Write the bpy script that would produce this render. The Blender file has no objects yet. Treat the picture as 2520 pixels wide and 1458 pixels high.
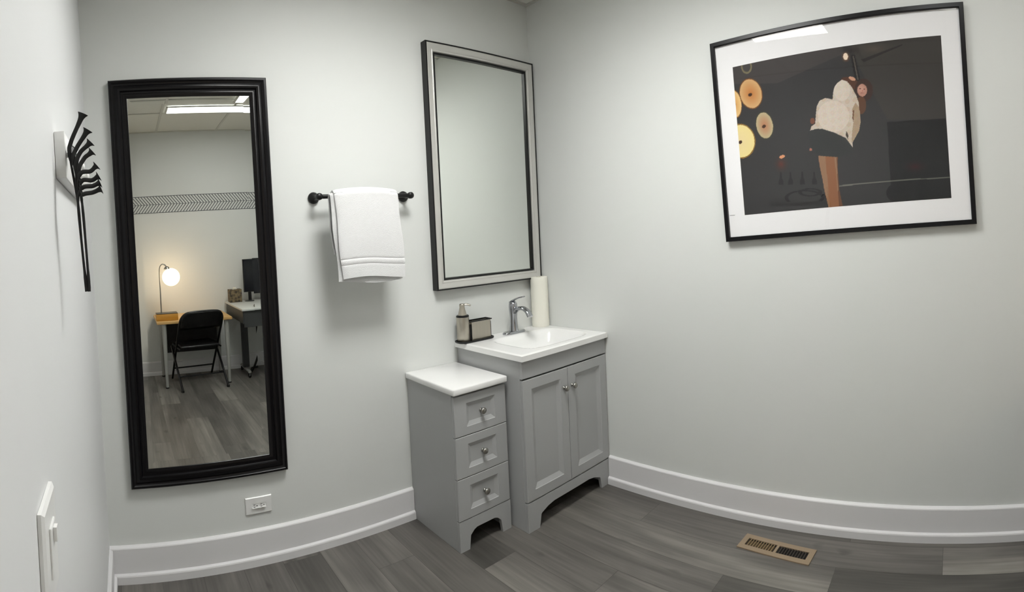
import bpy, bmesh, math, random
import numpy as np
from mathutils import Vector, Matrix
random.seed(7)
PI = math.pi
sc = bpy.context.scene
COL = sc.collection

# ------------------------------------------------------------------ helpers
def srgb(r, g, b):
    f = lambda c: (c/255)/12.92 if c/255 <= .04045 else (((c/255)+.055)/1.055)**2.4
    return (f(r), f(g), f(b), 1)

def mat(name, col, rough=.5, metal=0., bump=0., bscale=200., var=0., vscale=3., coat=0., stretch=(1,1,1), spec=.5, emit=0., ecol=None):
    m = bpy.data.materials.new(name); m.use_nodes = True
    nt = m.node_tree; n = nt.nodes; l = nt.links
    b = n['Principled BSDF']
    b.inputs['Base Color'].default_value = col
    b.inputs['Roughness'].default_value = rough
    b.inputs['Metallic'].default_value = metal
    b.inputs['Coat Weight'].default_value = coat
    b.inputs['Specular IOR Level'].default_value = spec
    tc = n.new('ShaderNodeTexCoord'); mp = n.new('ShaderNodeMapping'); mp.inputs['Scale'].default_value = stretch
    l.new(tc.outputs['Object'], mp.inputs['Vector'])
    if var > 0:
        nz = n.new('ShaderNodeTexNoise'); nz.inputs['Scale'].default_value = vscale; nz.inputs['Detail'].default_value = 4
        l.new(mp.outputs[0], nz.inputs['Vector'])
        mx = n.new('ShaderNodeMix'); mx.data_type = 'RGBA'
        mx.inputs['A'].default_value = tuple(min(1, c*(1-var)) for c in col[:3]) + (1,)
        mx.inputs['B'].default_value = tuple(min(1, c*(1+var)) for c in col[:3]) + (1,)
        l.new(nz.outputs['Fac'], mx.inputs['Factor']); l.new(mx.outputs['Result'], b.inputs['Base Color'])
    if bump > 0:
        nb = n.new('ShaderNodeTexNoise'); nb.inputs['Scale'].default_value = bscale; nb.inputs['Detail'].default_value = 3
        l.new(mp.outputs[0], nb.inputs['Vector'])
        bp = n.new('ShaderNodeBump'); bp.inputs['Strength'].default_value = bump; bp.inputs['Distance'].default_value = .002
        l.new(nb.outputs['Fac'], bp.inputs['Height']); l.new(bp.outputs[0], b.inputs['Normal'])
    if emit > 0:
        b.inputs['Emission Color'].default_value = ecol or col
        b.inputs['Emission Strength'].default_value = emit
    return m

def new_bm(): return bmesh.new()

def box(bm, x0, x1, y0, y1, z0, z1, bev=0., seg=2):
    vs = [bm.verts.new((x, y, z)) for z in (z0, z1) for y in (y0, y1) for x in (x0, x1)]
    fs = [(0,2,3,1),(4,5,7,6),(0,1,5,4),(2,6,7,3),(0,4,6,2),(1,3,7,5)]
    F = [bm.faces.new([vs[i] for i in f]) for f in fs]
    if bev > 0:
        es = set()
        for f in F: es.update(f.edges)
        bmesh.ops.bevel(bm, geom=list(es), offset=bev, segments=seg, affect='EDGES', profile=.5)
    return bm

def prism(bm, pts, y0, y1):
    """polygon in XZ extruded along y"""
    a = [bm.verts.new((x, y0, z)) for x, z in pts]; b = [bm.verts.new((x, y1, z)) for x, z in pts]
    bm.faces.new(a); bm.faces.new(list(reversed(b)))
    k = len(pts)
    for i in range(k):
        bm.faces.new((a[i], b[i], b[(i+1) % k], a[(i+1) % k]))
    return bm

def tube(bm, pts, rad, seg=12, flat=1.0, up=None, caps=True):
    """tube along points; rad number or list; flat scales the second axis"""
    pts = [Vector(p) for p in pts]; n = len(pts)
    R = rad if isinstance(rad, (list, tuple)) else [rad]*n
    rings = []; prev = None
    for i, p in enumerate(pts):
        t = (pts[min(i+1, n-1)]-pts[max(i-1, 0)]).normalized()
        if prev is None:
            u = Vector(up) if up else (Vector((0,0,1)) if abs(t.z) < .9 else Vector((1,0,0)))
        else: u = prev
        u = (u - t*u.dot(t)).normalized(); prev = u
        w = t.cross(u)
        rings.append([bm.verts.new(p + u*math.cos(2*PI*k/seg)*R[i]*flat + w*math.sin(2*PI*k/seg)*R[i]) for k in range(seg)])
    for a, b in zip(rings, rings[1:]):
        for k in range(seg):
            bm.faces.new((a[k], a[(k+1) % seg], b[(k+1) % seg], b[k]))
    if caps:
        bm.faces.new(list(reversed(rings[0]))); bm.faces.new(rings[-1])
    return bm

def smooth_path(pts, k=8):
    """Catmull-Rom"""
    P = [Vector(p) for p in pts]; P = [P[0]*2-P[1]] + P + [P[-1]*2-P[-2]]
    out = []
    for i in range(1, len(P)-2):
        for j in range(k):
            t = j/k
            a, b, c, d = P[i-1], P[i], P[i+1], P[i+2]
            out.append(.5*((2*b)+(c-a)*t+(2*a-5*b+4*c-d)*t*t+(3*b-a-3*c+d)*t*t*t))
    out.append(P[-2]); return out

def lathe(bm, prof, seg=32, axis='z', org=(0,0,0)):
    """prof list of (r, h) along the axis; closed with points at r=0"""
    o = Vector(org); rings = []
    def P(r, h, a):
        c, s = math.cos(a)*r, math.sin(a)*r
        return o + Vector({'z': (c, s, h), 'y': (c, h, s), 'x': (h, c, s)}[axis])
    for r, h in prof:
        rings.append([bm.verts.new(P(0, h, 0))] if r < 1e-6 else [bm.verts.new(P(r, h, 2*PI*k/seg)) for k in range(seg)])
    for a, b in zip(rings, rings[1:]):
        if len(a) == 1 and len(b) == 1: continue
        for k in range(seg):
            k2 = (k+1) % seg
            if len(a) == 1: bm.faces.new((a[0], b[k], b[k2]))
            elif len(b) == 1: bm.faces.new((a[k], b[0], a[k2]))
            else: bm.faces.new((a[k], b[k], b[k2], a[k2]))
    return bm

def rings(bm, x0, x1, z0, z1, prof, cap=True, close=False):
    """rectangular rings in XZ: prof = [(inset, y)...]; inset may be (ix, iz)"""
    R = []
    for ins, y in prof:
        ix, iz = ins if isinstance(ins, tuple) else (ins, ins)
        R.append([bm.verts.new(p) for p in ((x0+ix, y, z0+iz), (x1-ix, y, z0+iz), (x1-ix, y, z1-iz), (x0+ix, y, z1-iz))])
    for a, b in zip(R, R[1:]):
        for k in range(4):
            bm.faces.new((a[k], a[(k+1) % 4], b[(k+1) % 4], b[k]))
    if cap: bm.faces.new(R[-1])
    if close:
        for k in range(4): bm.faces.new((R[-1][k], R[-1][(k+1) % 4], R[0][(k+1) % 4], R[0][k]))
    return bm

def obj(name, bm, m, parent=None, smooth=False, angle=40, mods=None):
    if len(bm.faces) > 1: bmesh.ops.recalc_face_normals(bm, faces=bm.faces)
    me = bpy.data.meshes.new(name); bm.to_mesh(me); bm.free()
    for mm in (m if isinstance(m, (list, tuple)) else [m]): me.materials.append(mm)
    if smooth:
        for p in me.polygons: p.use_smooth = True
        me.set_sharp_from_angle(angle=math.radians(angle))
    o = bpy.data.objects.new(name, me); COL.objects.link(o)
    if parent: o.parent = parent
    return o

def thing(name, label, cat, loc=(0,0,0), rz=0, group=None):
    o = bpy.data.objects.new(name, None); COL.objects.link(o)
    o.empty_display_size = .05
    o.location = loc; o.rotation_euler = (0, 0, rz); o['label'] = label; o['category'] = cat
    if group: o['group'] = group
    return o
def tag(o, label, cat, group=None):
    o['label'] = label; o['category'] = cat
    if group: o['group'] = group
    return o
def struct(name, bm, m, parent=None, **k):
    o = obj(name, bm, m, parent, **k)
    o['kind'] = 'structure'
    return o

# ------------------------------------------------------------------ camera geometry
f_, CX, CY = 1299.6448, 305.2596, 616.833
CAM = Vector((-2.2992, -2.3196, 1.4428))
ax_a = Vector((.0586, -.0028, 1)).normalized()
ax_n = (Vector((0,1,0)) - ax_a*ax_a.y).normalized()
ax_r = ax_n.cross(ax_a)
YAW = (1260-CX)/f_            # the middle of the frame
fwd = ax_n*math.cos(YAW) + ax_r*math.sin(YAW)
rgt = fwd.cross(ax_a)
cd = bpy.data.cameras.new('camera'); cam = bpy.data.objects.new('camera', cd); COL.objects.link(cam)
M = Matrix((rgt, ax_a, -fwd)).transposed().to_4x4(); M.translation = CAM
cam.matrix_world = M
cd.type = 'PANO'; cd.panorama_type = 'CENTRAL_CYLINDRICAL'
cd.central_cylindrical_radius = 1.0
cd.central_cylindrical_range_u_min = -1260/f_; cd.central_cylindrical_range_u_max = 1260/f_
cd.central_cylindrical_range_v_min = (CY-1458)/f_; cd.central_cylindrical_range_v_max = CY/f_
cd.clip_start = .02
sc.camera = cam

def at(x, y, axis, val):
    """the world point that a ray through a photo pixel meets on a plane"""
    ph = (x-CX)/f_
    d = ax_r*math.sin(ph) + ax_n*math.cos(ph) + ax_a*((CY-y)/f_)
    return CAM + d*((val-CAM[axis])/d[axis])

# ------------------------------------------------------------------ materials
M_ = {}
M_['wall'] = mat('wall_paint', srgb(221, 223, 220), .55, var=.008, vscale=2)
M_['wallc'] = mat('wall_paint_left', srgb(230, 231, 231), .5, var=.008)
M_['ceil'] = mat('ceiling_tile', srgb(222, 222, 214), .9, bump=.5, bscale=260, var=.03, vscale=40)
M_['grid'] = mat('ceiling_grid_white', srgb(200, 200, 192), .5, var=.01)
M_['trim'] = mat('white_trim_gloss', srgb(228, 227, 228), .3, var=.01)
M_['grey'] = mat('grey_cabinet_paint', srgb(172, 173, 173), .42, bump=.03, bscale=120, var=.015, vscale=5)
M_['greyd'] = mat('cabinet_shadow_gap', srgb(22, 22, 22), .8, var=.02)
M_['top'] = mat('cultured_marble_white', srgb(240, 240, 238), .16, var=.01, vscale=6)
M_['nickel'] = mat('brushed_nickel', srgb(168, 166, 160), .3, 1., bump=.05, bscale=300, var=.05)
M_['chrome'] = mat('chrome', srgb(176, 178, 182), .14, 1., var=.02)
M_['steel'] = mat('brushed_steel', srgb(186, 180, 168), .36, 1., bump=.12, bscale=80, var=.06, stretch=(40,40,1))
M_['black'] = mat('matte_black_metal', srgb(14, 14, 15), .38, .2, var=.05)
M_['blackfr'] = mat('black_lacquer_frame', srgb(6, 5, 8), .3, bump=.02, bscale=90, var=.1, spec=.3)
M_['velvet'] = mat('black_velvet', srgb(12, 12, 12), .75, bump=.2, bscale=600, var=.1)
M_['plastic'] = mat('white_plastic', srgb(232, 232, 230), .3, var=.01)
M_['slot'] = mat('dark_slot', srgb(45, 42, 42), .7, var=.05)
M_['silver'] = mat('silver_leaf', srgb(206, 205, 200), .38, .45, bump=.1, bscale=150, var=.06, vscale=8)
M_['mirror'] = mat('mirror_silvering', (.86, .88, .855, 1), .0, 1., var=.002)
M_['mirror2'] = mat('mirror_silvering_vanity', (.86, .885, .85, 1), .0, 1., var=.002)
M_['matte'] = mat('white_mat_board', srgb(236, 235, 236), .7, bump=.03, bscale=500, var=.005)
M_['paper'] = mat('cream_paper_towel', srgb(236, 234, 222), .9, bump=.4, bscale=180, var=.015, vscale=30)
M_['beige'] = mat('beige_register_enamel', srgb(150, 131, 108), .45, bump=.06, bscale=200, var=.06, vscale=20)
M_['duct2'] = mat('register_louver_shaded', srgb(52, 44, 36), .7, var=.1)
M_['duct'] = mat('duct_dark', srgb(22, 18, 15), .9, var=.1)
M_['ductlit'] = mat('register_damper_lit', srgb(84, 68, 46), .6, var=.08)
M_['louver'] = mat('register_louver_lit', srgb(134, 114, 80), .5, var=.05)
M_['wood'] = mat('light_desk_wood', srgb(205, 165, 105), .4, var=.15, vscale=6, stretch=(1, 12, 12), bump=.05)
M_['woodo'] = mat('amber_wood', srgb(196, 140, 52), .4, var=.15, vscale=8, stretch=(1, 10, 10), bump=.05)
M_['legw'] = mat('grey_white_leg_metal', srgb(165, 165, 160), .35, .2, var=.02)
M_['panel'] = mat('black_modesty_panel', srgb(16, 16, 18), .6, var=.05)
M_['chair'] = mat('black_chair_steel', srgb(8, 8, 10), .3, .1, var=.05)
M_['vinyl'] = mat('dark_seat_vinyl', srgb(20, 20, 22), .35, bump=.1, bscale=120, var=.1)
M_['deskg'] = mat('dark_grey_desk_metal', srgb(52, 54, 54), .5, var=.04)
M_['deskt'] = mat('pale_grey_desktop', srgb(196, 198, 194), .4, var=.02)
M_['screen'] = mat('black_screen', srgb(8, 10, 18), .15, var=.05)
M_['cable'] = mat('black_rubber', srgb(10, 10, 10), .6, var=.05)
M_['globe'] = mat('frosted_lit_glass', srgb(255, 240, 215), .4, emit=2.6, ecol=srgb(255, 230, 192), var=.01)
M_['lightpan'] = mat('light_diffuser', srgb(250, 250, 250), .5, emit=36.0, ecol=(1, 1, .975, 1), var=.002)
def lens_falloff(m, s):
    # prismatic lens: brightest straight down, dimmer toward grazing
    nt = m.node_tree; n = nt.nodes; l = nt.links
    g = n.new('ShaderNodeNewGeometry'); d = n.new('ShaderNodeVectorMath'); d.operation = 'DOT_PRODUCT'
    l.new(g.outputs['Incoming'], d.inputs[0]); l.new(g.outputs['Normal'], d.inputs[1])
    r = n.new('ShaderNodeMapRange'); r.inputs[1].default_value = 0; r.inputs[2].default_value = .75
    r.inputs[3].default_value = .22*s; r.inputs[4].default_value = s
    l.new(d.outputs['Value'], r.inputs[0]); l.new(r.outputs[0], n['Principled BSDF'].inputs['Emission Strength'])
lens_falloff(M_["lightpan"], 36.0)
M_['lightlow'] = mat('light_diffuser_dim', srgb(250, 250, 250), .5, emit=8.5, ecol=(1, 1, .985, 1), var=.002)
M_['ink'] = mat('dark_grey_ink', srgb(74, 76, 80), .7, var=.1, vscale=60)

# towel: terry cloth
M_['terry'] = mat('white_terry_cloth', srgb(226, 226, 226), .95, bump=.9, bscale=420, var=.03, vscale=60)
M_['terry'].node_tree.nodes['Principled BSDF'].inputs['Sheen Weight'].default_value = .3

# floral tissue box
def mat_spots():
    m = bpy.data.materials.new('brown_floral_card'); m.use_nodes = True
    nt = m.node_tree; n = nt.nodes; l = nt.links; b = n['Principled BSDF']
    tc = n.new('ShaderNodeTexCoord'); v = n.new('ShaderNodeTexVoronoi'); v.inputs['Scale'].default_value = 34
    l.new(tc.outputs['Object'], v.inputs['Vector'])
    r = n.new('ShaderNodeValToRGB'); e = r.color_ramp.elements
    e[0].color = srgb(38, 32, 26); e[1].color = srgb(120, 104, 74); e[0].position = .25; e[1].position = .8
    l.new(v.outputs['Distance'], r.inputs[0]); l.new(r.outputs[0], b.inputs['Base Color'])
    b.inputs['Roughness'].default_value = .6
    return m
M_['floral'] = mat_spots()

# glass pane of the picture: reflection by Fresnel over clear
def mat_pane():
    m = bpy.data.materials.new('picture_glass'); m.use_nodes = True
    nt = m.node_tree; n = nt.nodes; l = nt.links
    n.remove(n['Principled BSDF'])
    tr = n.new('ShaderNodeBsdfTransparent'); gl = n.new('ShaderNodeBsdfGlossy'); gl.inputs['Roughness'].default_value = 0.0
    fr = n.new('ShaderNodeFresnel'); fr.inputs['IOR'].default_value = 1.5
    mx = n.new('ShaderNodeMixShader')
    ge = n.new('ShaderNodeNewGeometry'); iv = n.new('ShaderNodeMath'); iv.operation = 'SUBTRACT'; iv.inputs[0].default_value = 1
    ml = n.new('ShaderNodeMath'); ml.operation = 'MULTIPLY'
    l.new(ge.outputs['Backfacing'], iv.inputs[1]); l.new(iv.outputs[0], ml.inputs[0]); l.new(fr.outputs[0], ml.inputs[1]); l.new(ml.outputs[0], mx.inputs[0]); l.new(tr.outputs[0], mx.inputs[1]); l.new(gl.outputs[0], mx.inputs[2])
    l.new(mx.outputs[0], n['Material Output'].inputs[0])
    return m
M_['pane'] = mat_pane()

# vertex-painted surfaces
def mat_attr(name, rough, spec=.5):
    m = bpy.data.materials.new(name); m.use_nodes = True
    nt = m.node_tree; n = nt.nodes; l = nt.links; b = n['Principled BSDF']
    a = n.new('ShaderNodeAttribute'); a.attribute_name = 'col'
    l.new(a.outputs['Color'], b.inputs['Base Color']); b.inputs['Roughness'].default_value = rough
    b.inputs['Specular IOR Level'].default_value = spec
    return m
M_['print'] = mat_attr('printed_photograph', .6, .2)

# vinyl plank floor: per-plank tone attribute x streaked grain
def mat_floor():
    m = bpy.data.materials.new('grey_wood_plank'); m.use_nodes = True
    nt = m.node_tree; n = nt.nodes; l = nt.links; b = n['Principled BSDF']
    a = n.new('ShaderNodeAttribute'); a.attribute_name = 'tone'
    a2 = n.new('ShaderNodeAttribute'); a2.attribute_name = 'seed'
    tc = n.new('ShaderNodeTexCoord')
    off = n.new('ShaderNodeVectorMath'); off.operation = 'MULTIPLY_ADD'
    off.inputs[1].default_value = (1, 1, 1)
    cmb = n.new('ShaderNodeCombineXYZ'); l.new(a2.outputs['Fac'], cmb.inputs[0]); l.new(a2.outputs['Fac'], cmb.inputs[1]); l.new(a2.outputs['Fac'], cmb.inputs[2])
    l.new(tc.outputs['Object'], off.inputs[0]); l.new(cmb.outputs[0], off.inputs[2])
    def grain(scale, st, det, dist=0):
        mp = n.new('ShaderNodeMapping'); mp.inputs['Scale'].default_value = st
        l.new(off.outputs[0], mp.inputs['Vector'])
        z = n.new('ShaderNodeTexNoise'); z.inputs['Scale'].default_value = scale; z.inputs['Detail'].default_value = det
        z.inputs['Distortion'].default_value = dist
        l.new(mp.outputs[0], z.inputs['Vector']); return z
    g1 = grain(9, (1, .10, 1), 6, .6); g2 = grain(70, (1, .035, 1), 3); g3 = grain(4, (1, .35, 1), 2, 1.0); g4 = grain(11, (1, .45, 1), 1, .3)
    def ramp(src, lo, hi, a, bb):
        r = n.new('ShaderNodeMapRange'); r.inputs[1].default_value = lo; r.inputs[2].default_value = hi
        r.inputs[3].default_value = a; r.inputs[4].default_value = bb; l.new(src, r.inputs[0]); return r.outputs[0]
    def mul(x, y):
        q = n.new('ShaderNodeMath'); q.operation = 'MULTIPLY'; l.new(x, q.inputs[0]); l.new(y, q.inputs[1]); return q.outputs[0]
    v = mul(mul(ramp(g1.outputs['Fac'], .3, .7, .62, 1.30), ramp(g2.outputs['Fac'], .3, .7, .82, 1.14)), ramp(g3.outputs['Fac'], .3, .7, .82, 1.16))
    v = mul(v, ramp(g4.outputs['Fac'], .70, .80, 1.0, .55))
    v = mul(v, a.outputs['Fac'])
    hs = n.new('ShaderNodeMix'); hs.data_type = 'RGBA'; hs.inputs['A'].default_value = (0, 0, 0, 1); hs.inputs['B'].default_value = srgb(230, 223, 213)
    l.new(v, hs.inputs['Factor']); l.new(hs.outputs['Result'], b.inputs['Base Color'])
    b.inputs['Roughness'].default_value = .42
    bp = n.new('ShaderNodeBump'); bp.inputs['Strength'].default_value = .12; bp.inputs['Distance'].default_value = .002
    l.new(g2.outputs['Fac'], bp.inputs['Height']); l.new(bp.outputs[0], b.inputs['Normal'])
    return m
M_['floor'] = mat_floor()

# ------------------------------------------------------------------ room shell
XL, YB, H = -2.4381, -3.79, 2.8067
def slab(name, a, m):
    return struct(name, box(new_bm(), *a), m)
slab('wall_front', (XL-.1, .1, 0, .1, -.05, H), M_['wall'])
slab('wall_right', (0, .1, YB, 0, -.05, H), M_['wall'])
slab('wall_left', (XL-.1, XL, YB, 0, -.05, H), M_['wallc'])
slab('wall_back', (XL-.1, .1, YB-.1, YB, -.05, H), M_['wall'])

# floor: individual planks in one mesh with narrow seams
def build_floor():
    bm = new_bm(); tone = bm.faces.layers.float.new('tone_f'); seed = bm.faces.layers.float.new('seed_f')
    L = 1.40
    first = {0: -.87, 1: -.43, 2: 0.0, 3: -1.0, 4: -.56, 5: -.95, 6: -.28, 7: -1.15, 8: -.05, 9: -.75}
    T = {(0, 0): .30, (0, 1): .27, (0, 2): .40, (1, 0): .26, (1, 1): .36, (1, 2): .19, (2, 0): .30, (2, 1): .20, (3, 0): .27, (3, 1): .36,
         (4, 0): .17, (4, 1): .30, (5, 0): .27, (6, 0): .32, (6, 1): .26}
    c = -1
    x1 = 0.0; x0 = -.055
    while x1 > XL:
        yj = [0.0]; y = first.get(c, -random.random()*L)
        if y >= 0: y -= L
        while y > YB: yj.append(y); y -= L
        yj.append(YB)
        for k in range(len(yj)-1):
            ya, yb = yj[k+1], yj[k]
            g = .0007
            vs = [bm.verts.new(p) for p in ((max(x0, XL)+g, ya+g, 0), (x1-g, ya+g, 0), (x1-g, yb-g, 0), (max(x0, XL)+g, yb-g, 0))]
            fc = bm.faces.new(vs)
            kk = k if first.get(c, -1) < 0 else k
            fc[tone] = T.get((c, kk), random.uniform(.2, .38)); fc[seed] = random.uniform(0, 40)
        c += 1; x1 = x0; x0 -= .18
    # dark bed below the seams
    vs = [bm.verts.new(p) for p in ((XL, YB, -.001), (0, YB, -.001), (0, 0, -.001), (XL, 0, -.001))]
    fc = bm.faces.new(vs); fc[tone] = .09
    box(bm, XL, 0, YB, 0, -.05, -.002)
    me_n = [f[tone]*.62 for f in bm.faces]; se = [f[seed] for f in bm.faces]
    o = struct('floor', bm, M_['floor'])
    me = o.data
    A = me.attributes.new('tone', 'FLOAT', 'FACE'); A.data.foreach_set('value', me_n)
    B = me.attributes.new('seed', 'FLOAT', 'FACE'); B.data.foreach_set('value', se)
    return o
build_floor()

# ceiling: tiles with T-bars
bm = new_bm(); box(bm, XL, 0, YB, 0, H, H+.1)
ceil_o = struct('ceiling', bm, M_['ceil'])
bm = new_bm()
gx = [-1.85, -1.15, -.45]; gy = [-2.96, -2.26, -1.56, -.86, -.16]
for x in gx: box(bm, x-.012, x+.012, YB+.02, -.02, H-.006, H-.0005)
for y in gy[:]: box(bm, XL+.02, -.02, y-.012, y+.012, H-.0065, H-.001)
box(bm, XL+.0, XL+.02, YB, 0, H-.008, H); box(bm, -.02, 0, YB, 0, H-.008, H)
box(bm, XL, 0, YB, YB+.02, H-.0085, H); box(bm, XL, 0, -.02, 0, H-.0085, H)
struct('trim_1', bm, M_['grid'])

# baseboards: tall board with a shoe moulding
def baseboard(name, w, m, L):
    """profile along local x, length L, sticking out to -y"""
    bm = new_bm()
    prof = [(0, 0), (-.028, 0), (-.028, .032), (-.026, .037), (-.016, .043), (-.016, .147), (-.014, .151), (-.004, .158), (0, .158)]
    a = [bm.verts.new((0, y, z)) for y, z in prof]; b = [bm.verts.new((L, y, z)) for y, z in prof]
    for i in range(len(prof)):
        j = (i+1) % len(prof); bm.faces.new((a[i], a[j], b[j], b[i]))
    bm.faces.new(a); bm.faces.new(list(reversed(b)))
    o = struct(name, bm, m); o.matrix_world = w; return o
CABX = -.966
baseboard('baseboard_front', Matrix.Translation((XL, 0, 0)), M_['trim'], CABX-XL-.001)
baseboard('baseboard_right', Matrix.Translation((0, -.5125, 0)) @ Matrix.Rotation(-PI/2, 4, 'Z'), M_['trim'], -YB-.5125)
baseboard('baseboard_left', Matrix.Translation((XL, YB, 0)) @ Matrix.Rotation(PI/2, 4, 'Z'), M_['trim'], -YB-.029)
baseboard('baseboard_back', Matrix.Translation((-.029, YB, 0)) @ Matrix.Rotation(PI, 4, 'Z'), M_['trim'], -XL-.058)

# ------------------------------------------------------------------ ceiling lights
def ceiling_light(x0, x1, y0, y1, label, e=None):
    t = thing('ceiling_light', label, 'light', ((x0+x1)/2, (y0+y1)/2, H-.007), 0, 'recessed ceiling light panels')
    w, d = (x1-x0)/2, (y1-y0)/2
    bm = new_bm()
    for a in ((-w, w, -d, -d+.02), (-w, w, d-.02, d), (-w, -w+.02, -d+.02, d-.02), (w-.02, w, -d+.02, d-.02)):
        box(bm, *a, -.010, -.0)
    obj('frame', bm, M_['grid'], t)
    obj('diffuser', box(new_bm(), -w+.0205, w-.0205, -d+.0205, d-.0205, -.006, -.001), e or M_['lightpan'], t)
    return t
ceiling_light(-1.82, -.62, -2.95, -2.70, 'long ceiling light panel reflected near the top of the tall black mirror', M_['lightlow'])
ceiling_light(-1.55, -.85, -1.45, -.85, 'square ceiling light panel nearer the vanity, reflected in the picture glass')

ceiling_light(-1.25, -.65, -2.36, -2.02, 'small ceiling light panel above the right wall, reflected at the top right of the picture', M_['lightlow'])
# ------------------------------------------------------------------ tall black mirror
def tall_mirror():
    cx = -1.975; z0, z1 = .410, 2.190; w = .352
    t = thing('wall_mirror', 'tall full-length mirror in a stepped black frame, reflecting the desk and lamp', 'mirror', (cx, 0, z0))
    h = z1-z0
    prof = [(0, -.001), (0, -.026), (.005, -.032), (.012, -.032), (.018, -.026), (.024, -.024), (.030, -.028), (.040, -.031), (.048, -.028),
            (.053, -.020), (.058, -.019), (.064, -.021), (.070, -.019), (.0735, -.016), (.078, -.015), (.080, -.010), (.080, -.001)]
    bm = new_bm(); rings(bm, -w, w, 0, h, prof, cap=False, close=True)
    obj('frame', bm, M_['blackfr'], t, smooth=True, angle=35)
    bm = new_bm(); bw = .030
    rings(bm, -w+.079, w-.079, .079, h-.079, [(0, -.0025), (0, -.0110), (bw, -.0110-math.tan(math.radians(.8))*bw)], cap=True)
    obj('mirror_glass', bm, M_['mirror'], t)
    return t
tall_mirror()

# ------------------------------------------------------------------ vanity mirror
def vanity_mirror():
    x0, x1, z0, z1 = -.778, -.012, 1.148, 2.443
    t = thing('vanity_mirror', 'silver-framed rectangular mirror with thin black edges hung above the vanity', 'mirror', (x0, 0, z0))
    w, h = x1-x0, z1-z0
    bm = new_bm(); rings(bm, 0, w, 0, h, [(0, -.001), (0, -.044), (.002, -.046), (.007, -.046), (.007, -.001)], cap=False, close=True)
    obj('outer_edge', bm, M_['black'], t)
    bm = new_bm(); rings(bm, 0, w, 0, h, [(.0072, -.002), (.0072, -.043), (.012, -.0445), (.030, -.038), (.036, -.038), (.042, -.041), (.048, -.038), (.052, -.030), (.052, -.002)], cap=False, close=True)
    obj('frame', bm, M_['silver'], t, smooth=True, angle=30)
    bm = new_bm(); rings(bm, 0, w, 0, h, [(.0522, -.002), (.0522, -.032), (.054, -.034), (.060, -.034), (.062, -.030), (.062, -.002)], cap=False, close=True)
    obj('inner_edge', bm, M_['black'], t)
    bm = new_bm(); rings(bm, .0621, w-.0621, .0621, h-.0621, [(0, -.003), (0, -.020), (.022, -.0205)], cap=True)
    obj('mirror_glass', bm, M_['mirror2'], t)
vanity_mirror()

# ------------------------------------------------------------------ cabinets
def front(name, x0, x1, z0, z1, mx, mz, parent, th=.018, y=0.0, rec=True, slope=.022, dep=.012):
    bm = new_bm()
    prof = [(0, y), (0, y-th+.002), (.002, y-th)]
    if rec: prof += [((mx-.002, mz-.002), y-th), ((mx, mz), y-th+.003), ((mx+slope, mz+slope), y-th+dep)]
    rings(bm, x0, x1, z0, z1, prof, cap=True)
    vs = [bm.verts.new(p) for p in ((x0, y, z0), (x1, y, z0), (x1, y, z1), (x0, y, z1))]; bm.faces.new(vs)
    bmesh.ops.remove_doubles(bm, verts=bm.verts, dist=1e-6)
    return obj(name, bm, M_['grey'], parent)

def knob(parent, x, y, z, r=.015):
    bm = new_bm()
    lathe(bm, [(0, -.0005), (r*.62, -.0005), (r*.62, -.003), (r*.38, -.006), (r*.38, -.013), (r*.75, -.017), (r, -.021), (r, -.0245), (r*.8, -.028), (r*.4, -.0295), (0, -.030)], 24, 'y', (x, y, z))
    return obj('knob', bm, M_['nickel'], parent, smooth=True, angle=60)

def slab_top(bm, x0, x1, y0, y1, z0, z1, bowl=None):
    if not bowl: return box(bm, x0, x1, y0, y1, z0, z1, .006, 3)
    # worktop with an integral rectangular basin
    bx0, bx1, by0, by1, dep = bowl
    nx, ny = 72, 48
    def hgt(x, y):
        u = abs((x-(bx0+bx1)/2)/((bx1-bx0)/2)); v = abs((y-(by0+by1)/2)/((by1-by0)/2))
        d = (u**5+v**5)**(1/5)
        if d >= 1: return 0
        s = min(1, (1-d)/.30); s = s*s*(3-2*s); return -dep*s
    G = []
    for j in range(ny+1):
        row = []
        for i in range(nx+1):
            x = x0+(x1-x0)*i/nx; y = y0+(y1-y0)*j/ny
            e = min(x-x0, x1-x, y-y0, y1-y)
            ed = -.004 if e < 1e-6 else 0
            row.append(bm.verts.new((x, y, z1+hgt(x, y)+ed)))
        G.append(row)
    for j in range(ny):
        for i in range(nx): bm.faces.new((G[j][i], G[j][i+1], G[j+1][i+1], G[j+1][i]))
    rim = [G[0][i] for i in range(nx+1)] + [G[j][nx] for j in range(1, ny+1)] + [G[ny][i] for i in range(nx-1, -1, -1)] + [G[j][0] for j in range(ny-1, 0, -1)]
    low = [bm.verts.new((v.co.x, v.co.y, z0)) for v in rim]
    k = len(rim)
    for i in range(k): bm.faces.new((rim[i], rim[(i+1) % k], low[(i+1) % k], low[i]))
    return bm

def apron(x0, x1, y0, y1, ztop, legw, arch):
    """front rail with two feet and a shallow arch between"""
    pts = [(x0, 0), (x0+legw*.86, 0), (x0+legw, .062)]
    n = 10
    a, b = x0+legw, x1-legw
    for i in range(n+1):
        t = i/n
        s = min(t, 1-t)*2; s = min(1, s*2.4)
        pts.append((a+.004+(b-a-.008)*t, .066+(arch-.066)*math.sin(s*PI/2)))
    pts += [(b, .062), (x1-legw*.86, 0), (x1, 0), (x1, ztop), (x0, ztop)]
    return prism(new_bm(), pts, y0, y1)

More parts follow.
